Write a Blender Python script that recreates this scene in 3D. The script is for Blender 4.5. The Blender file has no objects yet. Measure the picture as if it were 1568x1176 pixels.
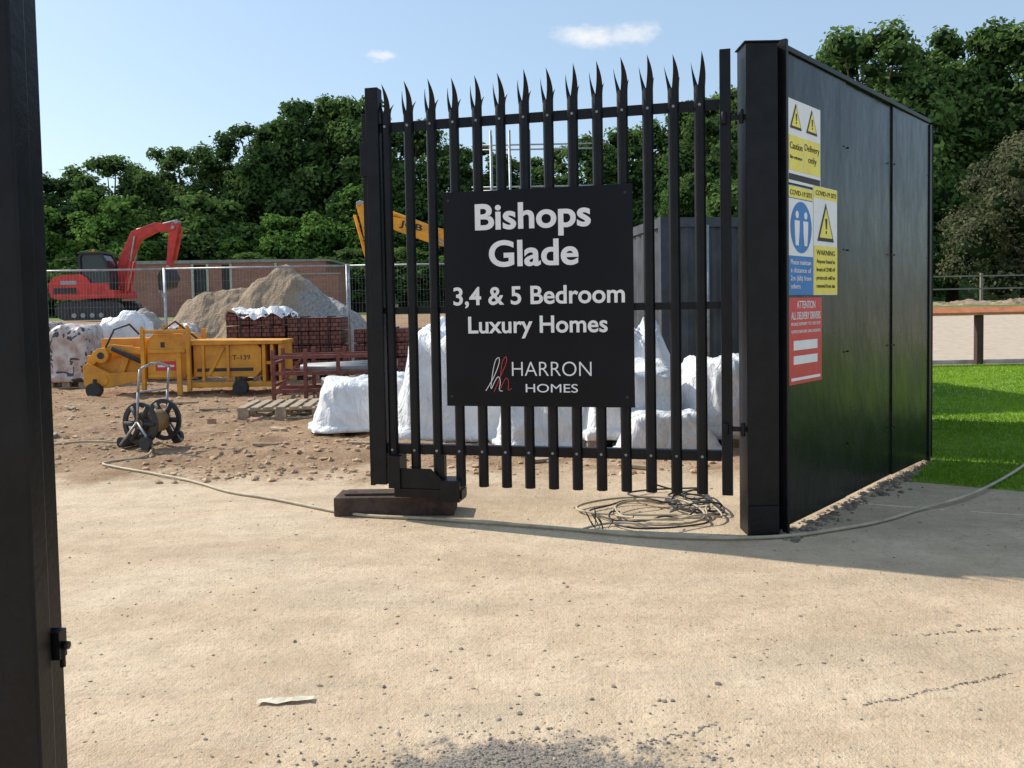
import bpy, bmesh, math, random
import numpy as np
from mathutils import Vector, Matrix, noise
R=math.radians
random.seed(7)
scene=bpy.context.scene
scene.view_settings.view_transform='Standard'
try: scene.view_settings.look='None'
except Exception: pass
scene.view_settings.exposure=0
COL=scene.collection

# ---------------------------------------------------------------- nodes
def newmat(name):
    m=bpy.data.materials.new(name); m.use_nodes=True
    nt=m.node_tree; b=nt.nodes['Principled BSDF']
    return m,nt,b
def c4(c): return (c[0],c[1],c[2],1)
def noise_n(nt,vec,scale,detail=3,rough=.6,dist=0):
    n=nt.nodes.new('ShaderNodeTexNoise'); n.inputs['Scale'].default_value=scale
    n.inputs['Detail'].default_value=detail; n.inputs['Roughness'].default_value=rough
    n.inputs['Distortion'].default_value=dist
    if vec is not None: nt.links.new(vec,n.inputs['Vector'])
    return n.outputs['Fac']
def ramp(nt,fac,stops):
    r=nt.nodes.new('ShaderNodeValToRGB'); e=r.color_ramp.elements
    while len(e)<len(stops): e.new(.5)
    for i,(p,c) in enumerate(stops):
        e[i].position=p; e[i].color=c4(c) if isinstance(c,(tuple,list)) else (c,c,c,1)
    nt.links.new(fac,r.inputs['Fac']); return r.outputs['Color']
def mixc(nt,fac,a,b,blend='MIX'):
    m=nt.nodes.new('ShaderNodeMix'); m.data_type='RGBA'; m.blend_type=blend
    for s,v in ((m.inputs[0],fac),(m.inputs[6],a),(m.inputs[7],b)):
        if isinstance(v,bpy.types.NodeSocket): nt.links.new(v,s)
        elif isinstance(v,(tuple,list)): s.default_value=c4(v)
        else: s.default_value=v
    return m.outputs[2]
def math_n(nt,op,a,b=0.0,c=None):
    m=nt.nodes.new('ShaderNodeMath'); m.operation=op
    vals=[a,b]+([c] if c is not None else [])
    for i,v in enumerate(vals):
        if isinstance(v,bpy.types.NodeSocket): nt.links.new(v,m.inputs[i])
        else: m.inputs[i].default_value=v
    return m.outputs[0]
def sstep(nt,v,a,b):
    m=nt.nodes.new('ShaderNodeMapRange'); m.interpolation_type='SMOOTHSTEP'
    nt.links.new(v,m.inputs['Value']); m.inputs['From Min'].default_value=a; m.inputs['From Max'].default_value=b
    return m.outputs['Result']
def bump(nt,b,h,strength=.3,dist=.01):
    n=nt.nodes.new('ShaderNodeBump'); n.inputs['Strength'].default_value=strength; n.inputs['Distance'].default_value=dist
    nt.links.new(h,n.inputs['Height']); nt.links.new(n.outputs[0],b.inputs['Normal'])
def objco(nt,scale=None):
    t=nt.nodes.new('ShaderNodeTexCoord'); o=t.outputs['Object']
    if scale:
        m=nt.nodes.new('ShaderNodeMapping'); m.inputs['Scale'].default_value=scale
        nt.links.new(o,m.inputs['Vector']); o=m.outputs[0]
    return o
def simple(name,col,rough=.6,metal=0,var=.25,nscale=6,bmp=0,bscale=60,col2=None,spec=None):
    m,nt,b=newmat(name); co=objco(nt)
    f=noise_n(nt,co,nscale,4,.65)
    d=col2 if col2 else tuple(max(0,c*(1-var)) for c in col)
    l=tuple(min(1,c*(1+var)) for c in col) if not col2 else col
    nt.links.new(ramp(nt,f,[(.32,d),(.68,l)]),b.inputs['Base Color'])
    b.inputs['Roughness'].default_value=rough; b.inputs['Metallic'].default_value=metal
    if spec is not None: b.inputs['Specular IOR Level'].default_value=spec
    if bmp: bump(nt,b,noise_n(nt,co,bscale,3,.6),bmp,.01)
    return m

# ---------------------------------------------------------------- mesh builder
class MB:
    def __init__(s): s.bm=bmesh.new()
    def _mi(s,faces,mi):
        for f in faces: f.material_index=mi
    def box(s,c,size,rot=None,mi=0):
        M=Matrix.Translation(c)@(rot if rot else Matrix())@Matrix.Diagonal((size[0],size[1],size[2],1))
        r=bmesh.ops.create_cube(s.bm,size=1,matrix=M)
        fs=set(f for v in r['verts'] for f in v.link_faces); s._mi(fs,mi); return r['verts']
    def bx(s,x0,x1,y0,y1,z0,z1,mi=0): return s.box(((x0+x1)/2,(y0+y1)/2,(z0+z1)/2),(x1-x0,y1-y0,z1-z0),None,mi)
    def cyl(s,p1,p2,r,seg=12,mi=0,r2=None,smooth=True):
        p1=Vector(p1);p2=Vector(p2); d=p2-p1
        q=d.to_track_quat('Z','Y').to_matrix().to_4x4()
        M=Matrix.Translation((p1+p2)/2)@q
        g=bmesh.ops.create_cone(s.bm,cap_ends=True,segments=seg,radius1=r,radius2=r if r2 is None else r2,depth=d.length,matrix=M)
        fs=set(f for v in g['verts'] for f in v.link_faces)
        for f in fs:
            f.material_index=mi
            if smooth and len(f.verts)==4: f.smooth=True
    def prism(s,poly,t0,t1,mi=0,axis='y',M=None):
        M=M or Matrix()
        def P(a,b,t): return M@(Vector((a,t,b)) if axis=='y' else Vector((a,b,t)))
        A=[s.bm.verts.new(P(a,b,t0)) for a,b in poly]; B=[s.bm.verts.new(P(a,b,t1)) for a,b in poly]
        fs=[s.bm.faces.new(A),s.bm.faces.new(B[::-1])]
        n=len(poly)
        for i in range(n): fs.append(s.bm.faces.new((A[i],B[i],B[(i+1)%n],A[(i+1)%n])))
        s._mi(fs,mi)
        bmesh.ops.recalc_face_normals(s.bm,faces=fs)
    def tube(s,pts,r,seg=8,mi=0):
        for a,b in zip(pts[:-1],pts[1:]): s.cyl(a,b,r,seg,mi)
        for p in pts[1:-1]:
            g=bmesh.ops.create_icosphere(s.bm,subdivisions=1,radius=r,matrix=Matrix.Translation(p))
            for f in set(f for v in g['verts'] for f in v.link_faces): f.material_index=mi; f.smooth=True
    def arm(s,pts,ws,y0,y1,mi=0):
        L=[];Rr=[]
        for i,(x,z) in enumerate(pts):
            a=Vector(pts[max(0,i-1)]);b=Vector(pts[min(len(pts)-1,i+1)]); d=(b-a).normalized(); n=Vector((-d.y,d.x))
            w=ws[i]/2; L.append((x+n.x*w,z+n.y*w)); Rr.append((x-n.x*w,z-n.y*w))
        s.prism(L+Rr[::-1],y0,y1,mi)
    def obj(s,name,mats,parent=None,loc=(0,0,0),rotz=0,bevel=0,smooth=False):
        me=bpy.data.meshes.new(name); s.bm.to_mesh(me); s.bm.free()
        for m in mats: me.materials.append(m)
        o=bpy.data.objects.new(name,me); COL.objects.link(o)
        o.location=loc; o.rotation_euler=(0,0,rotz)
        if parent: o.parent=parent
        if smooth:
            for p in me.polygons: p.use_smooth=True
        if bevel:
            b=o.modifiers.new('b','BEVEL'); b.width=bevel; b.segments=2; b.limit_method='ANGLE'; b.angle_limit=R(40)
        return o
def empty(name,loc=(0,0,0),rotz=0):
    e=bpy.data.objects.new(name,None); COL.objects.link(e); e.location=loc; e.rotation_euler=(0,0,rotz); e.empty_display_size=.2
    return e
def pymesh(name,v,f,mats,parent=None,smooth=False,loc=(0,0,0)):
    me=bpy.data.meshes.new(name); me.from_pydata(v,[],f); me.update()
    for m in mats: me.materials.append(m)
    if smooth: me.polygons.foreach_set('use_smooth',[True]*len(me.polygons))
    o=bpy.data.objects.new(name,me); COL.objects.link(o); o.location=loc
    if parent: o.parent=parent
    return o

# ---------------------------------------------------------------- materials
M_black=simple('black_gate_paint',(.006,.006,.008),.42,0,.5,9,.15,40,spec=.25)
M_blackmatt=simple('black_rubber',(.022,.020,.018),.85,0,.5,15,.4,40,spec=.2)
M_bolt=simple('bolt_steel',(.25,.25,.26),.45,.7,.3,20)
M_steel=simple('galvanised_steel',(.36,.37,.38),.5,.6,.25,12)
M_white=simple('white_vinyl',(.80,.80,.81),.5,0,.05,9)
M_signblack=simple('sign_black',(.005,.005,.008),.35,0,.2,3,.03,8,spec=.2)
M_red=simple('red_vinyl',(.60,.05,.05),.5,0,.1,9)
M_yel=simple('yellow_vinyl',(.85,.72,.10),.5,0,.08,9)
M_blue=simple('blue_vinyl',(.03,.18,.50),.5,0,.1,9)
M_ink=simple('black_ink',(.02,.02,.02),.6,0,.1,9)
M_exred=simple('excavator_red_paint',(.55,.04,.03),.5,0,.3,4)
M_exyel=simple('excavator_yellow_paint',(.80,.34,.02),.45,0,.25,4)
M_oryel=simple('orange_yellow_paint',(.82,.38,.035),.55,0,.4,3.5,.1,30,col2=(.55,.22,.025))
M_dark=simple('dark_machinery',(.03,.03,.032),.6,0,.4,10)
M_glass=simple('cab_glass',(.03,.04,.045),.1,0,.1,3)
M_wood=simple('pallet_wood',(.36,.28,.19),.85,0,.35,14,.4,50)
M_rust=simple('red_oxide_steel',(.20,.06,.045),.7,0,.4,12,.2,40)
M_hose=simple('hose_plastic',(.42,.35,.24),.6,0,.25,8)
M_cable=simple('black_cable',(.03,.03,.03),.6,0,.3,8)

def brickmat(name,c1,c2,mortar,scale=1.0,bw=.225,bh=.075):
    m,nt,b=newmat(name)
    t=nt.nodes.new('ShaderNodeTexCoord')
    sp=nt.nodes.new('ShaderNodeSeparateXYZ'); nt.links.new(t.outputs['Object'],sp.inputs[0])
    u=math_n(nt,'ADD',sp.outputs[0],sp.outputs[1])
    cb=nt.nodes.new('ShaderNodeCombineXYZ'); nt.links.new(u,cb.inputs[0]); nt.links.new(sp.outputs[2],cb.inputs[1])
    br=nt.nodes.new('ShaderNodeTexBrick'); nt.links.new(cb.outputs[0],br.inputs['Vector'])
    br.inputs['Scale'].default_value=scale; br.inputs['Brick Width'].default_value=bw; br.inputs['Row Height'].default_value=bh
    br.inputs['Mortar Size'].default_value=.008; br.inputs['Color1'].default_value=c4(c1); br.inputs['Color2'].default_value=c4(c2); br.inputs['Mortar'].default_value=c4(mortar)
    f=noise_n(nt,t.outputs['Object'],1.2,4)
    nt.links.new(mixc(nt,.5,br.outputs['Color'],ramp(nt,f,[(.3,(.5,.5,.5)),(.7,(1,1,1))]),'MULTIPLY'),b.inputs['Base Color'])
    b.inputs['Roughness'].default_value=.9
    return m
M_brick=brickmat('red_brick',(.46,.17,.12),(.35,.125,.09),(.34,.26,.22))
M_brickpack=brickmat('stacked_bricks',(.30,.13,.095),(.18,.075,.06),(.05,.02,.02),1,.1,.07)

m,nt,b=newmat('printed_shrink_wrap'); co=objco(nt)
f=noise_n(nt,co,5.0,1.5,.5,1.2)
base=ramp(nt,noise_n(nt,co,7,4),[(.38,(.40,.27,.23)),(.62,(.60,.56,.54))])
nt.links.new(mixc(nt,ramp(nt,f,[(.57,0.),(.585,1.)]),base,(.05,.05,.055)),b.inputs['Base Color'])
b.inputs['Roughness'].default_value=.4; bump(nt,b,noise_n(nt,co,14,3),.4,.03); M_print=m

m,nt,b=newmat('white_shrink_wrap'); co=objco(nt)
nt.links.new(ramp(nt,noise_n(nt,co,3,4),[(.3,(.62,.62,.64)),(.6,(.82,.82,.82))]),b.inputs['Base Color'])
b.inputs['Roughness'].default_value=.38
cs=objco(nt,(2,2,1)); bump(nt,b,noise_n(nt,cs,4,4,.6,1.2),.75,.05); M_wrap=m

def hoardmat():
    m,nt,b=newmat('hoarding_dark_green_paint'); co=objco(nt)
    nt.links.new(ramp(nt,noise_n(nt,co,2.2,6,.7),[(.3,(.006,.009,.007)),(.7,(.013,.016,.013))]),b.inputs['Base Color'])
    r=ramp(nt,noise_n(nt,objco(nt,(1,1,.6)),3,5,.7),[(.35,.20),(.7,.36)]); nt.links.new(r,b.inputs['Roughness'])
    bump(nt,b,noise_n(nt,objco(nt,(1.2,1.2,.6)),2.2,3),.28,.05); b.inputs['Specular IOR Level'].default_value=.28
    return m
M_hoard=hoardmat()

def leafmat(name,c_dark,c_light,trans=.3):
    m=bpy.data.materials.new(name); m.use_nodes=True; nt=m.node_tree; nt.nodes.clear()
    out=nt.nodes.new('ShaderNodeOutputMaterial')
    a=nt.nodes.new('ShaderNodeAttribute'); a.attribute_name='tone'
    oi=nt.nodes.new('ShaderNodeObjectInfo')
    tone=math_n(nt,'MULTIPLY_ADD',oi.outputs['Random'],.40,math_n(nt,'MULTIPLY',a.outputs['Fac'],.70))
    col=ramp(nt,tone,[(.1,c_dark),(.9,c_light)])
    d=nt.nodes.new('ShaderNodeBsdfDiffuse')
    t=nt.nodes.new('ShaderNodeBsdfTranslucent'); mx=nt.nodes.new('ShaderNodeMixShader'); mx.inputs[0].default_value=trans
    nt.links.new(col,d.inputs['Color']); nt.links.new(col,t.inputs['Color'])
    nt.links.new(d.outputs[0],mx.inputs[1]); nt.links.new(t.outputs[0],mx.inputs[2]); nt.links.new(mx.outputs[0],out.inputs['Surface'])
    return m
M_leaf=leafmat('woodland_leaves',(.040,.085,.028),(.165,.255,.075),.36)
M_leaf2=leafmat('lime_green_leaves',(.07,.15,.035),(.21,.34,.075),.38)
M_leafb=leafmat('hawthorn_leaves',(.045,.055,.03),(.16,.16,.09))
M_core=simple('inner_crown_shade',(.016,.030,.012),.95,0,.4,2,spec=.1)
M_bark=simple('tree_bark',(.09,.07,.05),.9,0,.4,5,.5,20)
M_grassb=leafmat('lawn_grass_blades',(.10,.22,.015),(.31,.47,.045),.4)

# ---------------------------------------------------------------- world
EL=R(40); sx,sy=-.914,.407
S=Vector((sx*math.cos(EL),sy*math.cos(EL),math.sin(EL)))
w=bpy.data.worlds.new('World'); scene.world=w; w.use_nodes=True; nt=w.node_tree
bg=nt.nodes['Background']; sky=nt.nodes.new('ShaderNodeTexSky'); sky.sky_type='NISHITA'; sky.sun_disc=False
sky.sun_elevation=EL; sky.sun_rotation=math.atan2(sx,sy); sky.air_density=1.15; sky.dust_density=1.0; sky.ozone_density=2.0
bg.inputs['Strength'].default_value=.15
tc=nt.nodes.new('ShaderNodeTexCoord')
def cloud(c,hw,hh,seed):
    s=nt.nodes.new('ShaderNodeVectorMath'); s.operation='SUBTRACT'; nt.links.new(tc.outputs['Generated'],s.inputs[0]); s.inputs[1].default_value=c
    m=nt.nodes.new('ShaderNodeVectorMath'); m.operation='MULTIPLY'; nt.links.new(s.outputs[0],m.inputs[0]); m.inputs[1].default_value=(1/hw,1/.3,1/hh)
    l=nt.nodes.new('ShaderNodeVectorMath'); l.operation='LENGTH'; nt.links.new(m.outputs[0],l.inputs[0])
    mp=nt.nodes.new('ShaderNodeMapping'); mp.inputs['Location'].default_value=(seed,seed,0); mp.inputs['Scale'].default_value=(1,1,1.8); nt.links.new(tc.outputs['Generated'],mp.inputs['Vector'])
    f=noise_n(nt,mp.outputs[0],.9/hw,5,.6)
    v=math_n(nt,'ADD',math_n(nt,'SUBTRACT',1.0,l.outputs['Value']),math_n(nt,'MULTIPLY',math_n(nt,'SUBTRACT',f,.5),2.4))
    return sstep(nt,v,.0,1.0)
cm=cloud((.088,.947,.304),.050,.018,3.1)
cm=math_n(nt,'MAXIMUM',cm,math_n(nt,'MULTIPLY',cloud((.140,.945,.304),.036,.014,1.3),.7))
cm=math_n(nt,'MAXIMUM',cm,math_n(nt,'MULTIPLY',cloud((-.140,.947,.286),.020,.0085,5.7),.7))
haze=mixc(nt,.36,sky.outputs[0],(4.5,6.0,7.5))
nt.links.new(mixc(nt,cm,haze,(6.5,6.55,6.6)),bg.inputs['Color'])

L=bpy.data.lights.new('sun','SUN'); L.energy=5.0; L.angle=R(.53); L.color=(1,.95,.86)
lo=bpy.data.objects.new('sun',L); COL.objects.link(lo); lo.rotation_euler=S.to_track_quat('Z','Y').to_euler(); lo.location=(-20,10,30)

# ---------------------------------------------------------------- camera
cam=bpy.data.cameras.new('camera'); co=bpy.data.objects.new('camera',cam); COL.objects.link(co)
cam.sensor_width=36; cam.lens=29.1; cam.shift_y=-.040; cam.clip_start=.05; cam.clip_end=2000
co.matrix_world=Matrix.Translation((0,0,1.2))@Matrix.Rotation(R(87.5),4,'X')@Matrix.Rotation(-.018,4,'Z')
scene.camera=co

# ---------------------------------------------------------------- ground
def sm(t): t=max(0,min(1,t)); return t*t*(3-2*t)
def zt(y): return .95*sm((y-15)/15)
def gz(x,y):
    z=zt(y)
    a=sm((y-5.9+.8*noise.noise(Vector((x*.7,3,0))))/1.0)*sm((2.6-x)/.8)*sm((20-y)/5)
    n=noise.noise(Vector((x*.9,y*.9,0)))*.045+noise.noise(Vector((x*3.5,y*3.5,2)))*.032+noise.noise(Vector((x*11,y*11,5)))*.020
    r=math.sin((y-.25*x)*5.2+.8*noise.noise(Vector((x*.5,y*.5,8))))
    n+=.014*r*max(0,noise.noise(Vector((x*.4,y*.4,3)))+.2)
    z+=a*(n)
    if y<7 and x<2.6: z+=noise.noise(Vector((x*2.2,y*2.2,9)))*.003
    return z
def axis(a,b,step,lo_,hi):
    v=list(np.arange(a,b+1e-6,step)); s=step; x=v[-1]
    while x<hi: s*=1.22; x+=s; v.append(x)
    s=step; x=v[0]; pre=[]
    while x>lo_: s*=1.22; x-=s; pre.append(x)
    return pre[::-1]+v
xs=axis(-9,4,.05,-500,500); ys=axis(1.5,14.5,.05,-60,900)
V=[(x,y,gz(x,y)) for y in ys for x in xs]; nx=len(xs)
F=[(j*nx+i,j*nx+i+1,(j+1)*nx+i+1,(j+1)*nx+i) for j in range(len(ys)-1) for i in range(nx-1)]
m,nt,b=newmat('sandy_ground'); g=nt.nodes.new('ShaderNodeNewGeometry'); P=g.outputs['Position']
sp=nt.nodes.new('ShaderNodeSeparateXYZ'); nt.links.new(P,sp.inputs[0]); X,Y=sp.outputs[0],sp.outputs[1]
def mp(sc,rot=0):
    q=nt.nodes.new('ShaderNodeMapping'); q.inputs['Scale'].default_value=sc; q.inputs['Rotation'].default_value=(0,0,rot); nt.links.new(P,q.inputs['Vector']); return q.outputs[0]
big=noise_n(nt,mp((.45,1.0,1)),1.1,4,.65,.5); fine=noise_n(nt,P,38,4,.75); mid=noise_n(nt,P,6,4,.7); speck=noise_n(nt,P,150,2,.7)
hard=ramp(nt,big,[(.28,(.47,.35,.225)),(.5,(.62,.475,.32)),(.72,(.69,.55,.39))])
hard=mixc(nt,.8,hard,ramp(nt,mid,[(.3,(.78,.75,.72)),(.7,(1.1,1.1,1.1))]),'MULTIPLY')
st=noise_n(nt,mp((.35,2.2,1),R(12)),1.6,4,.7,.8)
hard=mixc(nt,ramp(nt,st,[(.50,0.),(.70,.45)]),hard,(.40,.325,.24))
hard=mixc(nt,ramp(nt,fine,[(.32,.65),(.46,0.)]),hard,(.30,.225,.15))
hard=mixc(nt,ramp(nt,speck,[(.60,0.),(.68,.55)]),hard,(.78,.69,.56))
hard=mixc(nt,ramp(nt,speck,[(.30,.6),(.38,0.)]),hard,(.26,.195,.13))
dirt=ramp(nt,noise_n(nt,P,1.6,4,.75),[(.3,(.31,.19,.11)),(.7,(.54,.37,.23))])
dirt=mixc(nt,.85,dirt,ramp(nt,fine,[(.3,(.45,.40,.36)),(.7,(1.15,1.15,1.15))]),'MULTIPLY')
wob=noise_n(nt,P,1.7,4,.75)
yy=math_n(nt,'MULTIPLY_ADD',math_n(nt,'SUBTRACT',wob,.5),3.0,Y)
mk=sstep(nt,yy,5.5,6.5)
colr=mixc(nt,mk,hard,dirt)
grass=ramp(nt,noise_n(nt,P,.6,4,.7),[(.3,(.08,.14,.035)),(.7,(.19,.26,.07))])
yb=math_n(nt,'MULTIPLY_ADD',math_n(nt,'SUBTRACT',big,.5),14.0,Y)
colr=mixc(nt,sstep(nt,yb,34,37),colr,grass)
xr=sstep(nt,X,5.5,6.0)
pale=ramp(nt,mid,[(.3,(.50,.39,.285)),(.7,(.64,.52,.40))])
colr=mixc(nt,math_n(nt,'MULTIPLY',xr,sstep(nt,Y,15.4,15.5)),colr,pale)
y3=math_n(nt,'MULTIPLY_ADD',math_n(nt,'SUBTRACT',big,.5),3.0,Y)
colr=mixc(nt,math_n(nt,'MULTIPLY',xr,sstep(nt,y3,24.5,25)),colr,grass)
dx=math_n(nt,'DIVIDE',math_n(nt,'SUBTRACT',X,.02),.44); dy=math_n(nt,'DIVIDE',math_n(nt,'SUBTRACT',Y,2.02),.24)
rr=math_n(nt,'SQRT',math_n(nt,'ADD',math_n(nt,'MULTIPLY',dx,dx),math_n(nt,'MULTIPLY',dy,dy)))
rr=math_n(nt,'ADD',rr,math_n(nt,'MULTIPLY',math_n(nt,'SUBTRACT',noise_n(nt,P,9,4,.75),.5),2.2))
pm=math_n(nt,'SUBTRACT',1.0,sstep(nt,rr,.7,1.15))
tar=ramp(nt,speck,[(.35,(.08,.07,.06)),(.65,(.34,.30,.25))])
colr=mixc(nt,math_n(nt,'MULTIPLY',pm,.92),colr,tar)
nt.links.new(colr,b.inputs['Base Color']); b.inputs['Roughness'].default_value=.93; b.inputs['Specular IOR Level'].default_value=.2
h=math_n(nt,'ADD',math_n(nt,'MULTIPLY',fine,.7),math_n(nt,'ADD',math_n(nt,'MULTIPLY',mid,.8),math_n(nt,'MULTIPLY',speck,.3)))
bs=nt.nodes.new('ShaderNodeBump'); bs.inputs['Distance'].default_value=.025; nt.links.new(h,bs.inputs['Height'])
nt.links.new(math_n(nt,'MULTIPLY_ADD',mk,.4,.55),bs.inputs['Strength']); nt.links.new(bs.outputs[0],b.inputs['Normal'])
M_ground=m
pymesh('ground',V,F,[M_ground],smooth=True)

# stones -----------------------------------------------------------
bmi=bmesh.new(); bmesh.ops.create_icosphere(bmi,subdivisions=1,radius=1)
iv=np.array([v.co[:] for v in bmi.verts]); ifc=np.array([[v.index for v in f.verts] for f in bmi.faces]); bmi.free()
def stones(name,pts,mat):
    rng=np.random.default_rng(len(pts)); VV=[];FF=[]
    for k,(x,y,z,s) in enumerate(pts):
        sc=np.array([s*rng.uniform(.7,1.4),s*rng.uniform(.7,1.3),s*rng.uniform(.35,.8)])
        v=iv*(1+rng.normal(0,.16,(len(iv),1)))*sc; a=rng.uniform(0,6.28); c_,s_=math.cos(a),math.sin(a)
        v=np.stack([v[:,0]*c_-v[:,1]*s_,v[:,0]*s_+v[:,1]*c_,v[:,2]],1)+np.array([x,y,z+s*.15])
        VV.append(v); FF.append(ifc+len(iv)*k)
    return pymesh(name,np.concatenate(VV).tolist(),np.concatenate(FF).tolist(),[mat])
M_stone=simple('stone',(.40,.31,.22),.9,0,.5,7,.3,60)
M_stone2=simple('tarmac_crumbs',(.21,.18,.15),.9,0,.5,9,.3,60)
M_clod=simple('dirt_clods',(.46,.315,.195),.95,0,.35,3,.4,60)
rnd=random.Random(3)
p=[]
for _ in range(1500):
    y=2.0+5.0*rnd.random()**1.2; x=rnd.uniform(-.62,.66)*y
    p.append((x,y,gz(x,y),rnd.choice([.002,.003,.003,.004,.006])*(.8+.4*rnd.random())))
for _ in range(70):
    y=rnd.uniform(2.1,6.5); x=rnd.uniform(-.6,.62)*y; p.append((x,y,gz(x,y),rnd.uniform(.005,.011)))
stones('loose_stones',p,M_stone)
p=[]
for _ in range(1600):
    x=rnd.gauss(.06,.28); y=2.0+abs(rnd.gauss(0,.13)); p.append((x,y,0,rnd.uniform(.002,.006)))
for _ in range(60):
    x=rnd.gauss(.2,.6); y=2.1+abs(rnd.gauss(0,.4)); p.append((x,y,0,rnd.uniform(.003,.009)))
for (x0,y0,x1,y1,n_) in ((1.02,2.40,1.58,2.60,170),(.34,2.22,.56,2.30,70),(1.30,2.90,1.9,2.98,60)):
    for i in range(n_):
        t=rnd.random(); p.append((x0+(x1-x0)*t,y0+(y1-y0)*t+.02*noise.noise(Vector((t*6,x0,0)))+rnd.gauss(0,.004),0,rnd.uniform(.0015,.0045)))
stones('tarmac_crumbs',p,M_stone2)
p=[]
for _ in range(7500):
    y=5.8+8.5*rnd.random()**1.15; x=rnd.uniform(-.62,.24)*y
    if noise.noise(Vector((x*.8,y*.8,7)))+.22<rnd.uniform(-.3,.4): continue
    p.append((x,y,gz(x,y),.005+.030*rnd.random()**3.6))
stones('dirt_clods',p,M_clod)
p=[]
for _ in range(700):
    s=rnd.uniform(-.1,2.6); o=abs(rnd.gauss(0,.08)); x=1.37+.672*s+.74*o; y=4.25+.74*s-.672*o
    p.append((x,y,0,.003+.02*rnd.random()**2.5))
stones('rubble_by_hoarding',p,simple('dark_rubble',(.22,.17,.125),.95,0,.5,7,.3,60))  # darker brown than the loose stones

# lawn ---------------------------------------------------------------
M_lawn=simple('lawn_turf',(.17,.27,.025),.9,0,.3,5,.5,90)
lp=[(2.62,5.42),(3.15,5.08),(4.5,4.75),(14,3.6),(30,14.9),(4.2,14.9),(3.95,8.2),(3.12,6.12)]
mb=MB(); mb.prism(lp,-.02,.006,0,'z'); mb.obj('lawn',[M_lawn])
def inpoly(x,y,poly):
    c=False; j=len(poly)-1
    for i in range(len(poly)):
        xi,yi=poly[i];xj,yj=poly[j]
        if (yi>y)!=(yj>y) and x<(xj-xi)*(y-yi)/(yj-yi)+xi: c=not c
        j=i
    return c
v=[];f=[];tone=[]
rg=random.Random(5); cnt=0
while cnt<45000:
    y=4.2+10.7*rg.random()**1.3; x=rg.uniform(.42*y,.72*y)
    if not inpoly(x,y,lp): continue
    h=rg.uniform(.015,.038)*(1+.3*noise.noise(Vector((x,y,0)))); a=rg.uniform(0,6.28); ww=.004*(1+y*.12); lx,ly=rg.gauss(0,.012),rg.gauss(0,.012)
    k=len(v); v+= [(x-math.cos(a)*ww,y-math.sin(a)*ww,0),(x+math.cos(a)*ww,y+math.sin(a)*ww,0),(x+lx,y+ly,h)]
    f.append((k,k+1,k+2)); tone.append(min(1,max(0,.5+.6*noise.noise(Vector((x*.8,y*.8,4)))+rg.uniform(-.25,.25)))); cnt+=1
o=pymesh('lawn_grass',v,f,[M_grassb]); at=o.data.attributes.new('tone','FLOAT','FACE'); at.data.foreach_set('value',tone)

# ---------------------------------------------------------------- trees
def crown(lobes,n,size,seed,zs=.85):
    rng=np.random.default_rng(seed); lob=np.array(lobes); rad=lob[:,3]
    idx=rng.choice(len(lob),n,p=rad**2/np.sum(rad**2))
    d=rng.normal(size=(n,3)); d/=np.linalg.norm(d,axis=1,keepdims=True)
    flip=(d[:,2]<-.35)&(rng.random(n)<.6); d[flip,2]*=-1
    r=rad[idx]*rng.uniform(.68,1.16,n)
    ph=np.sin(d[:,0]*5+idx)*np.sin(d[:,1]*6+idx*2.1)*np.sin(d[:,2]*6+idx*.7); r*=1+.26*ph
    pos=lob[idx,:3]+d*r[:,None]*np.array([1,1,zs])
    nr=d+rng.normal(size=(n,3))*.65+np.array([0,0,.3]); nr/=np.linalg.norm(nr,axis=1,keepdims=True)
    t=np.cross(nr,rng.normal(size=(n,3))); t/=np.linalg.norm(t,axis=1,keepdims=True); bt=np.cross(nr,t)
    s=(size*rng.uniform(.5,1.3,n))[:,None]
    q=np.stack([pos-t*s,pos-bt*s*.55+t*s*.1,pos+t*s,pos+bt*s*.6],1).reshape(-1,3)
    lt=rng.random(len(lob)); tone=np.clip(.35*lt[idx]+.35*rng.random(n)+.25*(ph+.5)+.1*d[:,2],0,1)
    return q,np.arange(4*n).reshape(-1,4),tone
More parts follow.
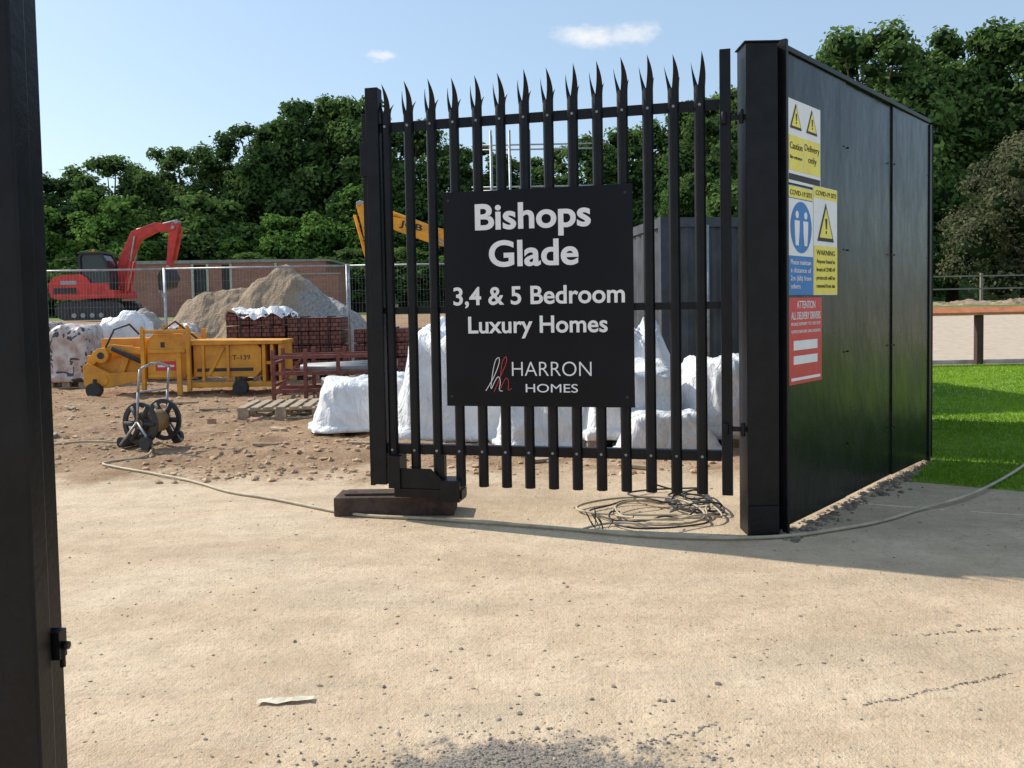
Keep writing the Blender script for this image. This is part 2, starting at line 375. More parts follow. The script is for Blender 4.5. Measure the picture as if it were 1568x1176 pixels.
def tree_mesh(name,H,rad,nl,n,size,seed,base=.22,leaf=M_leaf,zs=.85,dome=1.0):
    rg=random.Random(seed); lobes=[]
    for i in range(nl):
        u=(i+.5)/nl; z=H*(base+(1-base)*(u**.9)); z=min(z,H*.95)
        t=(z/H-base)/(1-base)
        prof=math.sqrt(max(.02,1-((t-.38)/.66)**2)) if t>.38 else .72+.28*t/.38
        a=i*2.4+rg.uniform(-.6,.6); rr=rad*prof*rg.uniform(.40,.86)
        lr=rad*rg.uniform(.15,.36)*(1.12-.42*t)
        z=min(z,H-lr*zs*.9)
        lobes.append((math.cos(a)*rr,math.sin(a)*rr,z,lr))
    lobes.append((rg.uniform(-.6,.6),0,H-rad*.22,rad*.2)); lobes.append((0,0,H*.6,rad*.62))
    q,fc,tone=crown(lobes,n,size,seed,zs)
    bm=bmesh.new()
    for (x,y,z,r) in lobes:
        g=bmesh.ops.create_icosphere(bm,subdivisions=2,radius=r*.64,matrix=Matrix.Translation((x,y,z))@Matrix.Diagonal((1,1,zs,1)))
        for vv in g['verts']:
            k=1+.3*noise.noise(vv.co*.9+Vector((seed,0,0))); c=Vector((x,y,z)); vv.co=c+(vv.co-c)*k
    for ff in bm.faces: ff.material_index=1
    tb=MB(); tb.bm.free(); tb.bm=bm
    tr=H*.018
    tb.cyl((0,0,-.6),(0,0,H*.35),tr*1.3,10,2,tr*.9); tb.cyl((0,0,H*.35),(0,0,H*.8),tr*.9,8,2,tr*.3)
    for (x,y,z,r) in lobes[::2]: tb.cyl((0,0,max(z*.55,H*.15)),(x,y,z),tr*.4,6,2,tr*.12)
    me=bpy.data.meshes.new(name+'_c'); bm.to_mesh(me); bm.free()
    cv=[vv.co[:] for vv in me.vertices]; cf=[tuple(pp.vertices) for pp in me.polygons]; cmi=[pp.material_index for pp in me.polygons]
    off=len(cv); bpy.data.meshes.remove(me)
    me=bpy.data.meshes.new(name); me.from_pydata(cv+q.tolist(),[],cf+(fc+off).tolist()); me.update()
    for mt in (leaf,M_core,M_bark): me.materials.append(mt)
    me.polygons.foreach_set('material_index',cmi+[0]*len(fc))
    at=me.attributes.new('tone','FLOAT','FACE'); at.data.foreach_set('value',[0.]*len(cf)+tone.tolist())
    return me
big_=[tree_mesh('wood_tree_%d'%i,20,6.2+.5*(i%3),38+3*i,17000,.24,11+i,base=.16) for i in range(4)]
small_=[tree_mesh('young_tree_%d'%i,10,4.2,18,7500,.20,31+i,base=.12,leaf=M_leaf2) for i in range(2)]
smalld=[tree_mesh('dark_tree_%d'%i,10,4.4,18,7500,.21,41+i,base=.1,leaf=M_leaf) for i in range(2)]
par=empty('distant_trees')
k=0
def put(me,x,y,H,H0,wd=1,name='tree'):
    global k
    k+=1; o=bpy.data.objects.new('%s_%d'%(name,k),me); COL.objects.link(o); o.parent=par
    s=H/H0; o.location=(x,y,zt(y)); o.scale=(s*wd,s*wd,s); o.rotation_euler=(0,0,k*2.13)
rg=random.Random(9)
row=[(-56,88,15),(-50.5,85,13.8),(-46.5,85,14.4),(-41,86,16.2),(-37,86,14.4),(-33.2,85,17.2),(-29.0,88,15.8),(-24.6,84,19.2),(-20.4,86,22.0),(-15.6,85,21.6),(-10.2,86,19.0),(-4,85,16.6),(2,86,15.6),(8,85,17.0),(14,86,18.6),(19.5,85,20.8),(24,86,21.5)]
for i,(x,y,H) in enumerate(row): put(big_[i%4],x,y,H,20,1.05 if H>17 else 1.2)
for i,(x,H) in enumerate([(15.5,14.2),(19.2,16.4),(22.6,18.9),(26.4,20.0),(30.4,18.0),(34.6,20.8),(38.6,20.0),(42.6,20.2),(47.5,20)]): put(big_[(i*3+1)%4],x,62+(i%3)*1.5,H,20,1.05)
x=-56
while x<12:
    y=rg.uniform(73,79); H=rg.uniform(6.5,11.5)
    put(rg.choice(small_+small_+smalld+smalld),x,y,H,10,rg.uniform(1.1,1.35)); x+=rg.uniform(3.8,5.6)
x=-48
while x<12:
    put(rg.choice(smalld),x,rg.uniform(68,72),rg.uniform(3.5,5.5),10,rg.uniform(1.8,2.3),'shrub'); x+=rg.uniform(4,5.5)
x=16
while x<44:
    put(rg.choice(small_+smalld+smalld),x,rg.uniform(55,58),rg.uniform(5,9.5),10,1.3); x+=rg.uniform(3.6,5)
v=[];f=[]
n_=60
for i in range(n_):
    x=-120+240*i/(n_-1)
    for j in range(5):
        zz=(0,4,8,11,12)[j]+2.2*noise.noise(Vector((x*.12,j,0)))*(j>0); v.append((x+1.5*noise.noise(Vector((x*.5,j*3,5))),96+j*2+2*noise.noise(Vector((x*.3,j*2,9))),zz))
for i in range(n_-1):
    for j in range(4): f.append((i*5+j,(i+1)*5+j,(i+1)*5+j+1,i*5+j+1))
pymesh('woodland_backdrop',v,f,[simple('backdrop_green',(.035,.055,.02),.95,0,.6,.9,.8,2,spec=.1)],smooth=True)  # plain dark green backdrop sheet, added in place of the rear tree rows
hb=tree_mesh('hawthorn_bush',8.2,4.9,34,26000,.105,77,base=.10,leaf=M_leafb,zs=.8)
o=bpy.data.objects.new('hawthorn_bush',hb); COL.objects.link(o); o.location=(25.6,40,.7)

# ---------------------------------------------------------------- palisade gate
GA=math.atan2(-.2249,.9745)
gate=empty('palisade_gate',(-.75,4.72,0),GA)
mb=MB()
mb.bx(-.045,.03,-.035,.035,.20,2.44)
mb.bx(-.075,-.048,-.02,.05,.19,2.30)
mb.bx(-.085,-.046,-.03,.03,1.95,2.14)
mb.bx(1.885,1.94,-.03,.03,.20,2.49)
for z in (2.22,.40):
    mb.bx(.031,1.884,.004,.010,z-.028,z+.028); mb.bx(.031,1.884,.010,.05,z+.020,z+.028)
mb.bx(.031,1.884,.004,.010,1.17,1.21)
mb.bx(.08,.48,-.05,.05,.135,.185); mb.prism([(.08,.185),(.42,.185),(.30,.30),(.08,.30)],-.045,-.038); mb.bx(.36,.47,-.07,.07,.12,.24)
mb.bx(.05,.12,-.06,.06,.185,.37)
mb.bx(.33,.37,-.02,.03,.185,.38)
mb.obj('frame',[M_black],gate,bevel=.003)
def slat(mb,s,top,lean):
    pr=[(-.029,.000),(-.019,-.016),(-.009,-.022),(.009,-.022),(.019,-.016),(.029,.000),(.026,.003),(.017,-.012),(-.017,-.012),(-.026,.003)]
    mb.prism([(s+a,b) for a,b in pr],.20,top-.15,0,'z')
    def prong(x0,x1,tipx,h,bend,y0,curl=0,pw=1.2):
        n=8; Lf=[];Rt=[]
        for i in range(n+1):
            t=i/n; z=top-.16+h*t; cx_=curl*math.sin(t*math.pi)
            w0=x0+(tipx-x0)*t**1.5+cx_; w1=x1+(tipx-x1)*t**pw+cx_
            yo=y0+bend*t*t
            Lf.append((s+w0,yo,z)); Rt.append((s+w1,yo,z))
        bm=mb.bm
        A=[bm.verts.new(q) for q in Lf]; B=[bm.verts.new(q) for q in Rt]
        A2=[bm.verts.new((q[0],q[1]+.004,q[2])) for q in Lf]; B2=[bm.verts.new((q[0],q[1]+.004,q[2])) for q in Rt]
        fs=[]
        for i in range(n):
            for quad in ((A[i],B[i],B[i+1],A[i+1]),(A2[i],A2[i+1],B2[i+1],B2[i]),(A[i],A[i+1],A2[i+1],A2[i]),(B[i],B2[i],B2[i+1],B[i+1])):
                try: fs.append(bm.faces.new(quad))
                except Exception: pass
        bmesh.ops.recalc_face_normals(bm,faces=fs)
    prong(-.008,.029,.010+lean,.170,-.045,-.016,.005,2.2)
    prong(-.029,-.004,-.044+lean*.5,.145,.05,-.006,-.003,1.0)
    prong(.010,.029,.032,.080,.05,-.006)
mb=MB()
for i in range(14):
    s=.066+.1322*i; slat(mb,s,2.440+.035*i/13+random.uniform(-.008,.008),random.uniform(-.012,.006))
mb.obj('pales',[M_black],gate)
mb=MB()
for i in range(14):
    s=.066+.1322*i
    for z in (2.22,.40):
        mb.cyl((s,-.020,z),(s,-.029,z),.0075,8)
mb.obj('bolts',[M_bolt],gate)
mb=MB()
for z in (2.14,.55): 
    mb.cyl((1.905,-.04,z-.03),(1.905,-.04,z+.03),.014,10); mb.bx(1.94,2.02,-.045,-.02,z-.012,z+.012)
    mb.cyl((1.99,-.05,z-.035),(1.99,-.05,z+.035),.012,10)
mb.obj('hinges',[M_black],gate,bevel=.002)

sgn=empty('site_name_sign',(-.75,4.72,0),GA)
mb=MB(); mb.bx(.400,1.440,-.034,-.028,.655,1.835); mb.obj('board',[M_signblack],sgn,bevel=.002)
mb=MB()
for x in (.43,1.40):
    for z in (.71,1.79): mb.cyl((x,-.034,z),(x,-.037,z),.008,10)
mb.obj('screws',[M_ink],sgn)
def txt(body,x0,x1,zb,cap,y,parent,mat,bold=0,name='lettering',space=1.0):
    c=bpy.data.curves.new(name,'FONT'); c.body=body; c.size=cap/.70; c.offset=bold; c.extrude=.0008; c.space_character=space
    c.resolution_u=6
    o=bpy.data.objects.new(name,c); COL.objects.link(o); c.materials.append(mat)
    bpy.context.view_layer.update()
    wd=max(o.dimensions.x,1e-4); bb=min(v[0] for v in o.bound_box)
    sx_=(x1-x0)/wd; o.parent=parent; o.rotation_euler=(R(90),0,0); o.scale=(sx_,1,1); o.location=(x0-bb*sx_,y,zb)
    return o
SX=lambda px:.400+(px-678)*(1.04/291)
SZ=lambda px:1.835-(px-287)*(1.175/332)
txt('Bishops',SX(729),SX(907),SZ(346),.136,-.036,sgn,M_white,.0048)
txt('Glade',SX(750),SX(888),SZ(403),.136,-.036,sgn,M_white,.0048)
txt('3,4 & 5 Bedroom',SX(692),SX(956),SZ(462),.096,-.036,sgn,M_white,.0026)
txt('Luxury Homes',SX(715),SX(930),SZ(506),.090,-.036,sgn,M_white,.0024)
txt('HARRON',SX(783),SX(905),SZ(573),.080,-.036,sgn,M_white,-.0012)
txt('HOMES',SX(804),SX(884),SZ(598),.046,-.036,sgn,M_white,0)
def stroke(pts,r,mat,parent,name):
    c=bpy.data.curves.new(name,'CURVE'); c.dimensions='3D'; sp=c.splines.new('NURBS'); sp.points.add(len(pts)-1)
    for i,q in enumerate(pts): sp.points[i].co=(*q,1)
    sp.use_endpoint_u=True; sp.order_u=3; c.bevel_depth=r; c.bevel_resolution=2; sp.resolution_u=12; c.materials.append(mat)
    o=bpy.data.objects.new(name,c); COL.objects.link(o)
    if parent: o.parent=parent
    return o
def lg(pts): return [(SX(a),-.0355,SZ(b)) for a,b in pts]
stroke(lg([(741,596),(752,580),(763,555),(764,543),(757,547),(752,570),(748,598),(756,580),(762,572),(765,582),(761,598),(768,596)]),.0022,M_white,sgn,'logo_stroke')
stroke(lg([(754,598),(764,575),(775,552),(775,541),(768,549),(765,570),(762,599),(769,582),(775,574),(778,584),(775,598),(782,592)]),.0018,M_red,sgn,'logo_stroke_red')

mb=MB(); mb.bx(1.195,1.355,4.20,4.36,0,2.50); mb.bx(1.185,1.365,4.19,4.37,2.50,2.508)
mb.bx(1.20,1.35,4.185,4.199,.0,.16)
mb.obj('gate_post',[M_black],bevel=.004)

# ---------------------------------------------------------------- hoarding
HA=math.atan2(.74,.672)
ho=empty('hoarding',(1.395,4.25,0),HA)
mb=MB()
for (a,b_,dy,t) in ((.03,.86,0,.0),(.866,1.69,.006,.008),(1.696,2.47,.002,-.006)):
    vs=mb.bx(a,b_,dy,dy+.018,.03,2.475)
    for q in vs:
        q.co.y+=(q.co.x-a)*t
mb.obj('sheets',[M_hoard],ho,bevel=.002)
mb=MB(); mb.bx(0,.028,-.02,.05,0,2.53); mb.bx(2.472,2.52,-.012,.06,0,2.47); mb.bx(.028,2.472,-.014,.05,2.477,2.505)
mb.bx(.03,2.47,.03,.07,.5,.57); mb.bx(.03,2.47,.03,.07,1.9,1.97)
mb.obj('frame',[M_black],ho,bevel=.003)
mb=MB()
for x in (.06,.83,.90,1.66,1.73,2.43):
    for z in (.35,.9,1.5,2.1): mb.cyl((x,.006,z),(x,-.004,z),.005,8)
mb.obj('screws',[M_black],ho)
h2=empty('hoarding',(3.14,6.17,0),math.atan2(2.1,.80))
mb=MB(); mb.bx(0,2.25,0,.02,.02,2.44); mb.bx(0,.05,.021,.07,0,2.46); mb.bx(1.1,1.16,.021,.07,0,2.46); mb.bx(2.2,2.25,.021,.07,0,2.46); mb.bx(0,2.25,-.01,.03,2.441,2.46); mb.obj('sheet',[M_hoard],h2)

def hsign(name,x0,x1,z0,z1,mat,th=.004):
    e=empty(name,(1.395,4.25,0),HA)
    mb=MB(); mb.bx(x0,x1,-.010,-.004,z0,z1); mb.obj('panel',[mat],e,bevel=.001); return e
def tri(e,cx,cz,h,y=-.0115):
    mb=MB(); w=h*1.1
    def T(s,m_,y0):
        mb.prism([(cx-w/2*s,cz-h*.42*s),(cx+w/2*s,cz-h*.42*s),(cx,cz+h*.58*s)],y0,y0-.0012,m_)
    T(1,1,y); T(.78,0,y-.0013)
    mb.prism([(cx-.07*h,cz+.18*h),(cx+.07*h,cz+.18*h),(cx+.035*h,cz-.1*h),(cx-.035*h,cz-.1*h)],y-.0027,y-.0037,1)
    mb.bx(cx-.04*h,cx+.04*h,y-.0037,y-.0027,cz-.22*h,cz-.14*h,1)
    mb.obj('warning_triangle',[M_yel,M_ink],e)
def rect(e,x0,x1,z0,z1,mat,nm='field',y=-.0105):
    mb=MB(); mb.bx(x0,x1,y-.0012,y,z0,z1); mb.obj(nm,[mat],e)
o0=.03
e=hsign('delivery_caution_sign',o0+.01,.46,1.815,2.245,M_white)
rect(e,o0+.02,.225,1.88,2.06,M_yel); rect(e,.235,.45,1.88,2.06,M_yel)
tri(e,.135,2.15,.13); tri(e,.34,2.15,.13)
txt('Caution',.06,.215,1.99,.035,-.0125,e,M_ink); txt('Site entrance',.06,.21,1.94,.018,-.0125,e,M_ink)
txt('Delivery',.245,.44,2.00,.035,-.0125,e,M_ink); txt('only',.29,.40,1.94,.035,-.0125,e,M_ink)
rect(e,o0+.02,.45,1.83,1.862,M_ink)
e=hsign('social_distance_sign',o0+.01,.355,1.235,1.805,M_blue)
rect(e,o0+.012,.353,1.74,1.80,M_yel); txt('COVID-19 SITE',.06,.34,1.755,.025,-.0125,e,M_ink)
rect(e,o0+.012,.353,1.44,1.735,M_white)
mb=MB(); cx,cz,r=.197,1.59,.135
mb.prism([(cx+r*math.cos(a*.1963),cz+r*math.sin(a*.1963)) for a in range(32)],-.0118,-.013,0)
for sx_ in (-.055,.055):
    mb.prism([(cx+sx_+.02*math.cos(a*.5236),cz+.065+.02*math.sin(a*.5236)) for a in range(12)],-.0132,-.0142,1)
    mb.prism([(cx+sx_-.032,cz+.035),(cx+sx_+.032,cz+.035),(cx+sx_+.028,cz-.03),(cx+sx_+.018,cz-.095),(cx+sx_-.018,cz-.095),(cx+sx_-.028,cz-.03)],-.0132,-.0142,1)
mb.obj('symbol',[M_blue,M_white],e)
for i,t in enumerate(('Please maintain','a distance of','2m (6ft) from','others')): txt(t,.065,.065+(.26 if i<3 else .12),1.395-.042*i,.026,-.0118,e,M_white)
e=hsign('covid_warning_sign',.365,.70,1.235,1.83,M_white)
rect(e,.368,.697,1.765,1.826,M_yel); txt('COVID-19 SITE',.39,.68,1.78,.026,-.0125,e,M_ink)
tri(e,.53,1.62,.21); rect(e,.368,.697,1.24,1.505,M_yel)
for i,t in enumerate(('WARNING','Anyone found in','breach of COVID-19','protocols will be','removed from site')): txt(t,.40,.66,1.455-.045*i,.028 if i==0 else .022,-.0125,e,M_ink)
e=hsign('delivery_driver_notice',o0+.01,.475,.765,1.222,M_red)
for i,(t,c) in enumerate((('ATTENTION',.04),('ALL DELIVERY DRIVERS',.04),('PLEASE REPORT TO THE SITE',.016),('OFFICE BEFORE UNLOADING',.016))):
    txt(t,.07 if i else .14,.45 if i else .38,1.165-.058*i if i<2 else 1.115-.04*(i-1),c,-.0118,e,M_white)
rect(e,.10,.41,.945,.995,M_white); rect(e,.10,.41,.87,.915,M_white); rect(e,.07,.45,.785,.80,M_white)

# ---------------------------------------------------------------- foreground post (left)
fp=empty('gate_post',(-1.064,1.7,0),0)
mb=MB(); mb.bx(-.20,.070,-.02,.04,-.05,2.6); mb.bx(-.20,.050,.041,.12,0,2.55)
mb.obj('post',[M_black],fp,bevel=.006)
mb=MB(); mb.bx(.050,.082,.045,.075,.46,.52); mb.cyl((.082,.06,.487),(.095,.06,.487),.009,6); mb.cyl((.08,.06,.49),(.08,.06,.44),.006,8)
mb.obj('latch',[M_black],fp)

mb=MB(); mb.box((-.70,4.86,.055),(.70,.22,.11),Matrix.Rotation(-.03,4,'Z')); mb.box((-.70,4.86,.118),(.60,.12,.014),Matrix.Rotation(-.03,4,'Z'))
for x in (-.96,-.44): mb.cyl((x,4.86,.10),(x,4.86,.128),.03,10)
mb.obj('rubber_fence_foot',[simple('dusty_rubber',(.13,.085,.065),.9,0,.6,6,.4,40,col2=(.04,.03,.027),spec=.2)],bevel=.012)

def hose(name,pts,r,mat): return stroke(pts,r,mat,None,name)
def gp(x,y,h=.013): return (x,y,gz(x,y)+h)
hp=[(-3.2,7.25),(-3.0,6.9),(-3.35,6.6),(-3.15,6.45),(-2.7,6.15),(-2.22,5.77),(-1.9,5.42),(-1.55,5.22),(-1.23,4.97),(-.9,4.72),(-.5,4.64),(-.08,4.50),(.3,4.36),(.62,4.22),(1.0,4.13),(1.38,4.14),(1.7,4.28),(2.0,4.42),(2.3,4.66),(2.6,4.80),(3.0,5.15),(3.58,5.75),(4.6,6.9)]
hose('garden_hose',[gp(x,y,.013 if x<2.6 else .03) for x,y in hp],.0095,M_hose)
hp=[(-3.3,7.4),(-3.8,7.5),(-4.1,7.25),(-4.6,7.2),(-5.3,7.4),(-6,7.3)]
hose('supply_hose',[gp(x,y,.02) for x,y in hp],.010,M_hose)
rg=random.Random(12)
for c_i in range(4):
    pts=[]; ph=rg.uniform(0,6)
    for i in range(26):
        a=i*(.42+.09*c_i)+ph; rr=.19+.12*math.sin(i*.53+c_i)+rg.uniform(-.06,.06)
        x=.86+.08*c_i+rr*1.35*math.cos(a)+rg.uniform(-.03,.03); y=4.64+.10*c_i+rr*1.15*math.sin(a)
        x=min(x,1.17+.02*rg.random())
        pts.append((x,y,.012+.06*rg.random()*(1 if i%3 else .1)))
    hose('coiled_cable',pts,.0055,(M_cable,M_hose,M_cable,M_cable)[c_i])
pts=[(.35,4.35,.01),(.5,4.5,.02),(.8,4.38,.01),(1.1,4.5,.02),(1.0,4.9,.05),(.6,5.0,.03),(.3,4.8,.02),(.5,4.6,.02),(.9,4.55,.03)]
hose('loose_cable',pts,.007,M_hose)
v=[];f=[];rg=random.Random(2)
for i in range(7):
    x,y=.45+rg.gauss(0,.02),4.42+rg.gauss(0,.02); a=rg.uniform(0,6.28); h=rg.uniform(.05,.13); k0=len(v)
    v+=[(x,y,0),(x+.004,y,0),(x+.03*math.cos(a)+.008,y+.03*math.sin(a),h*.7),(x+.045*math.cos(a),y+.045*math.sin(a),h)]; f.append((k0,k0+1,k0+2,k0+3))
pymesh('weed',v,f,[M_leafb])
v=[];f=[]
for i in range(9):
    for j in range(3):
        v.append((-.80+.021*i,2.47+.016*j+.012*noise.noise(Vector((i*.5,j,0)))+.002*i,.006+.012*abs(noise.noise(Vector((i*.7,j*.9,3))))))
for i in range(8):
    for j in range(2): f.append((i*3+j,(i+1)*3+j,(i+1)*3+j+1,i*3+j+1))
pymesh('paper_scrap',v,f,[simple('scrap_card',(.66,.58,.44),.8)])
mb=MB(); rg=random.Random(21)
for (x,y) in ((-4.6,8.2),(-2.4,8.4),(-3.6,9.9),(-5.6,10.4),(-2.2,7.3),(-4.4,10.9),(-1.3,7.2),(.2,6.3),(-.4,6.7),(.9,6.0)):
    mb.box((x,y,gz(x,y)+.02),(rg.uniform(.15,.5),rg.uniform(.04,.09),.025),Matrix.Rotation(rg.uniform(0,3),4,'Z')@Matrix.Rotation(rg.uniform(-.1,.1),4,'X'))
mb.obj('timber_offcuts',[M_wood],bevel=.003)
mb=MB()
for i in range(22):
    x=rg.uniform(-4.8,.6); y=rg.uniform(6.9,11.5)
    mb.box((x,y,gz(x,y)+.02),(rg.uniform(.06,.2),.10,.06),Matrix.Rotation(rg.uniform(0,3),4,'Z')@Matrix.Rotation(rg.uniform(-.4,.4),4,'X'))
mb.obj('broken_bricks',[simple('dusty_brick',(.42,.24,.17),.9,0,.3,8)],bevel=.008)

# ---------------------------------------------------------------- hose reel
hr=empty('hose_reel',(-3.22,7.35,gz(-3.22,7.35)),R(-20))
mb=MB()
for y in (-.14,.14):
    n=28; ro,ri=.19,.150
    for i in range(n):
        a0,a1=i/n*6.2832,(i+1)/n*6.2832
        mb.prism([(ro*math.cos(a0),.22+ro*math.sin(a0)),(ro*math.cos(a1),.22+ro*math.sin(a1)),(ri*math.cos(a1),.22+ri*math.sin(a1)),(ri*math.cos(a0),.22+ri*math.sin(a0))],y-.012,y+.012)
    for i in range(6):
        a=i*1.0472; mb.cyl((0,y,.22),(.17*math.cos(a),y,.22+.17*math.sin(a)),.024,8)
mb.cyl((0,-.15,.22),(0,.15,.22),.07,16)
for y in (-.19,.19): mb.cyl((.10,y-.02,.06),(.10,y+.02,.06),.06,16)
for x in (-.20,): mb.cyl((x,-.17,.05),(x,.17,.05),.05,12)
mb.obj('drum',[M_dark],hr)
mb=MB(); mb.cyl((0,-.10,.22),(0,.10,.22),.10,18); mb.cyl((0,-.155,.22),(0,-.165,.22),.045,12); mb.obj('hose_coil',[simple('reel_orange',(.28,.17,.07),.6)],hr)
mb=MB()
for y in (-.175,.175):
    mb.tube([(-.2,y,.03),(.0,y,.24),(.02,y,.5),(.05,y,.70)],.011); mb.tube([(.16,y,.03),(0,y,.24)],.011)
mb.tube([(.05,-.175,.70),(.05,-.05,.74),(.05,.05,.74),(.05,.175,.70)],.012)
mb.tube([(.02,-.175,.5),(.02,.175,.5)],.009)
mb.obj('frame',[M_steel],hr)

# ---------------------------------------------------------------- wrapped pallets
def wrapped(name,cx,cy,w,d,h,seed,mat=M_wrap,rough=1,rot=0,lean=0,pallet=True,taper=.05,zoff=None):
    z0=gz(cx,cy) if zoff is None else zoff
    e=empty(name,(cx,cy,z0),rot)
    bm=bmesh.new(); bmesh.ops.create_cube(bm,size=1); bmesh.ops.subdivide_edges(bm,edges=bm.edges,cuts=26,use_grid_fill=True)
    for v in bm.verts:
        x,y,z=v.co*2
        ex=6
        r=max(abs(x),abs(y),abs(z)); rr=(abs(x)**ex+abs(y)**ex+(max(z,0))**ex)**(1/ex) or 1
        q=min(1,r/rr); x*=q;y*=q
        if z>0: z*=q
        zz=(z+1)/2
        n1=noise.noise(Vector((x*1.1+seed,y*1.1,zz*.9))); n2=noise.noise(Vector((x*2.6+seed,y*2.6,zz*1.4)))
        cr=1-abs(noise.noise(Vector((x*2.2+seed*3+zz*1.2,y*2.2-zz,zz*1.1))))*2; cr=max(0,cr)**3
        k=1-taper*zz**1.3+(.06*n1+.05*n2+.045*cr)*rough
        if zz<.10: k+=.06+.08*n2
        tz=h*zz*(1+.16*n1*rough)+(.05*n2+.045*cr)*zz*rough*h
        v.co=Vector((x*w/2*k+lean*zz,y*d/2*k,tz+.02+(.11 if pallet else 0)*(1 if zz>0.02 else .75)))
    me=bpy.data.meshes.new('wrap'); bm.to_mesh(me); bm.free(); me.materials.append(mat)
    for p_ in me.polygons: p_.use_smooth=True
    o=bpy.data.objects.new('wrap',me); COL.objects.link(o); o.parent=e
    if pallet: palletmesh(e,w,d)
    return e
def palletmesh(e,w,d,z=0,nm='pallet'):
    mb=MB()
    for i in range(7): 
        x=-w/2+.05+i*(w-.1)/6; mb.bx(x-.045,x+.045,-d/2,d/2,z+.116,z+.136)
    for y in (-d/2+.05,0,d/2-.05):
        mb.bx(-w/2,w/2,y-.045,y+.045,z+.098,z+.1155); mb.bx(-w/2,w/2,y-.045,y+.045,z,z+.018)
        for x in (-w/2+.07,0,w/2-.07): mb.bx(x-.06,x+.06,y-.044,y+.044,z+.0185,z+.0975)
    return mb.obj(nm,[M_wood],e,bevel=.003)
wrapped('wrapped_pallet',-1.50,8.45,1.05,.9,.50,1,rot=.12,pallet=False,taper=.25)
wrapped('wrapped_pallet',-.42,7.85,1.2,.9,1.02,4,rough=1.1,lean=-.12,rot=-.1,taper=.40,pallet=False)
wrapped('wrapped_pallet',.30,7.4,.9,.9,.50,6,rough=1.1,taper=.25,pallet=False)
wrapped('wrapped_pallet',.98,7.3,.85,.9,.56,8,rough=1.1,taper=.2,rot=.1)
wrapped('wrapped_pallet',1.36,8.2,.70,.9,.92,11,rough=1.2,rot=.2,taper=.55,lean=-.1,pallet=False)
wrapped('wrapped_pallet',1.86,7.2,.8,.8,.60,15,rough=1.1,taper=.2)
wrapped('wrapped_pallet',1.25,6.75,.8,.5,.30,17,rough=1.2,pallet=False,taper=.3)
e=empty('wooden_pallet',(-2.62,9.55,gz(-2.62,9.55)),.08); palletmesh(e,.95,.8)
wrapped('wrapped_brick_stack',-8.25,14.5,.75,.8,.98,21,M_print,.4)
wrapped('wrapped_brick_stack',-7.42,14.1,.68,.8,.90,24,M_print,.4)
wrapped('wrapped_brick_stack',-6.95,14.9,1.0,.6,1.0,29,M_wrap,.9,taper=.2)
wrapped('wrapped_brick_stack',-9.2,14.6,.9,.8,1.0,31,M_print,.4)
wrapped('wrapped_brick_stack',-5.9,14.8,.7,.6,.80,37,M_print,.7,taper=.2)
def brickpack(name,cx,cy,w,d,h,cover):
    e=empty(name,(cx,cy,gz(cx,cy)),.04); palletmesh(e,w,d)
    mb=MB(); rows=int(h/.2)
    for r_ in range(rows):
        o_=random.uniform(-.01,.01)
        nx_=5
        for i in range(nx_):
            ww=w/nx_; mb.bx(-w/2+i*ww+.006+o_,-w/2+(i+1)*ww-.006+o_,-d/2+random.uniform(0,.02),d/2,.137+r_*h/rows,.137+(r_+1)*h/rows-.018)
    mb.obj('bricks',[M_brickpack],e,bevel=.004)
    mb=MB()
    for x in (-w*.25,w*.25): mb.bx(x-.008,x+.008,-d/2-.003,d/2+.003,.137,.14+h)
    mb.obj('straps',[M_ink],e)
    if cover:
        bm=bmesh.new(); bmesh.ops.create_grid(bm,x_segments=24,y_segments=24,size=.5)
        for v in bm.verts:
            x,y=v.co.x,v.co.y; ed=max(abs(x),abs(y))
            v.co=Vector((x*w*1.10,y*d*1.10,.15+h+.20*abs(noise.noise(Vector((x*4,y*4,cx))))+.04*noise.noise(Vector((x*12,y*12,cx)))-(.10 if ed>.45 else 0)*(1+noise.noise(Vector((x*9,y*9,1))))))
        me=bpy.data.meshes.new('cover'); bm.to_mesh(me); bm.free(); me.materials.append(M_wrap)
        for p_ in me.polygons: p_.use_smooth=True
        o=bpy.data.objects.new('cover',me); COL.objects.link(o); o.parent=e
brickpack('brick_pack',-4.35,14.4,1.0,.8,1.04,True)
brickpack('brick_pack',-3.33,14.3,.9,.8,.95,False)
brickpack('brick_pack',-2.2,14.2,.9,.8,.72,False)
e=empty('steel_trestle',(-2.6,11.5,gz(-2.6,11.5)),.05)
mb=MB()
for y in (-.3,.3):
    for z in (.12,.36,.58): mb.bx(-.68,.68,y-.025,y+.025,z-.025,z+.025)
    for x in (-.65,-.22,.22,.65): mb.bx(x-.024,x+.024,y-.024,y+.024,0,.68)
for x in (-.65,.65):
    for z in (.2,.5): mb.bx(x-.02,x+.02,-.3,.3,z-.02,z+.02)
mb.prism([(-.6,.14),(-.56,.14),(-.25,.56),(-.29,.56)],-.33,-.326)
mb.obj('frame',[M_rust],e,bevel=.004)
mb=MB()
for i in range(3): mb.cyl((-.3,-.2+.14*i,.42),(1.0,-.28+.14*i,.40+.03*i),.05,12)
mb.obj('pipes',[simple('grey_pipe',(.22,.22,.23),.5)],e)
e=empty('drain_pipe_stack',(-1.9,10.9,gz(-1.9,10.9)),.3)
mb=MB()
for r_,n_ in enumerate((4,3)):
    for i in range(n_): mb.cyl((-.6,(i+.5*r_)*.17-.3,.085+.15*r_),(.6,(i+.5*r_)*.17-.3,.085+.15*r_),.08,14)
mb.obj('pipes',[simple('dark_pipe',(.10,.10,.11),.5)],e)

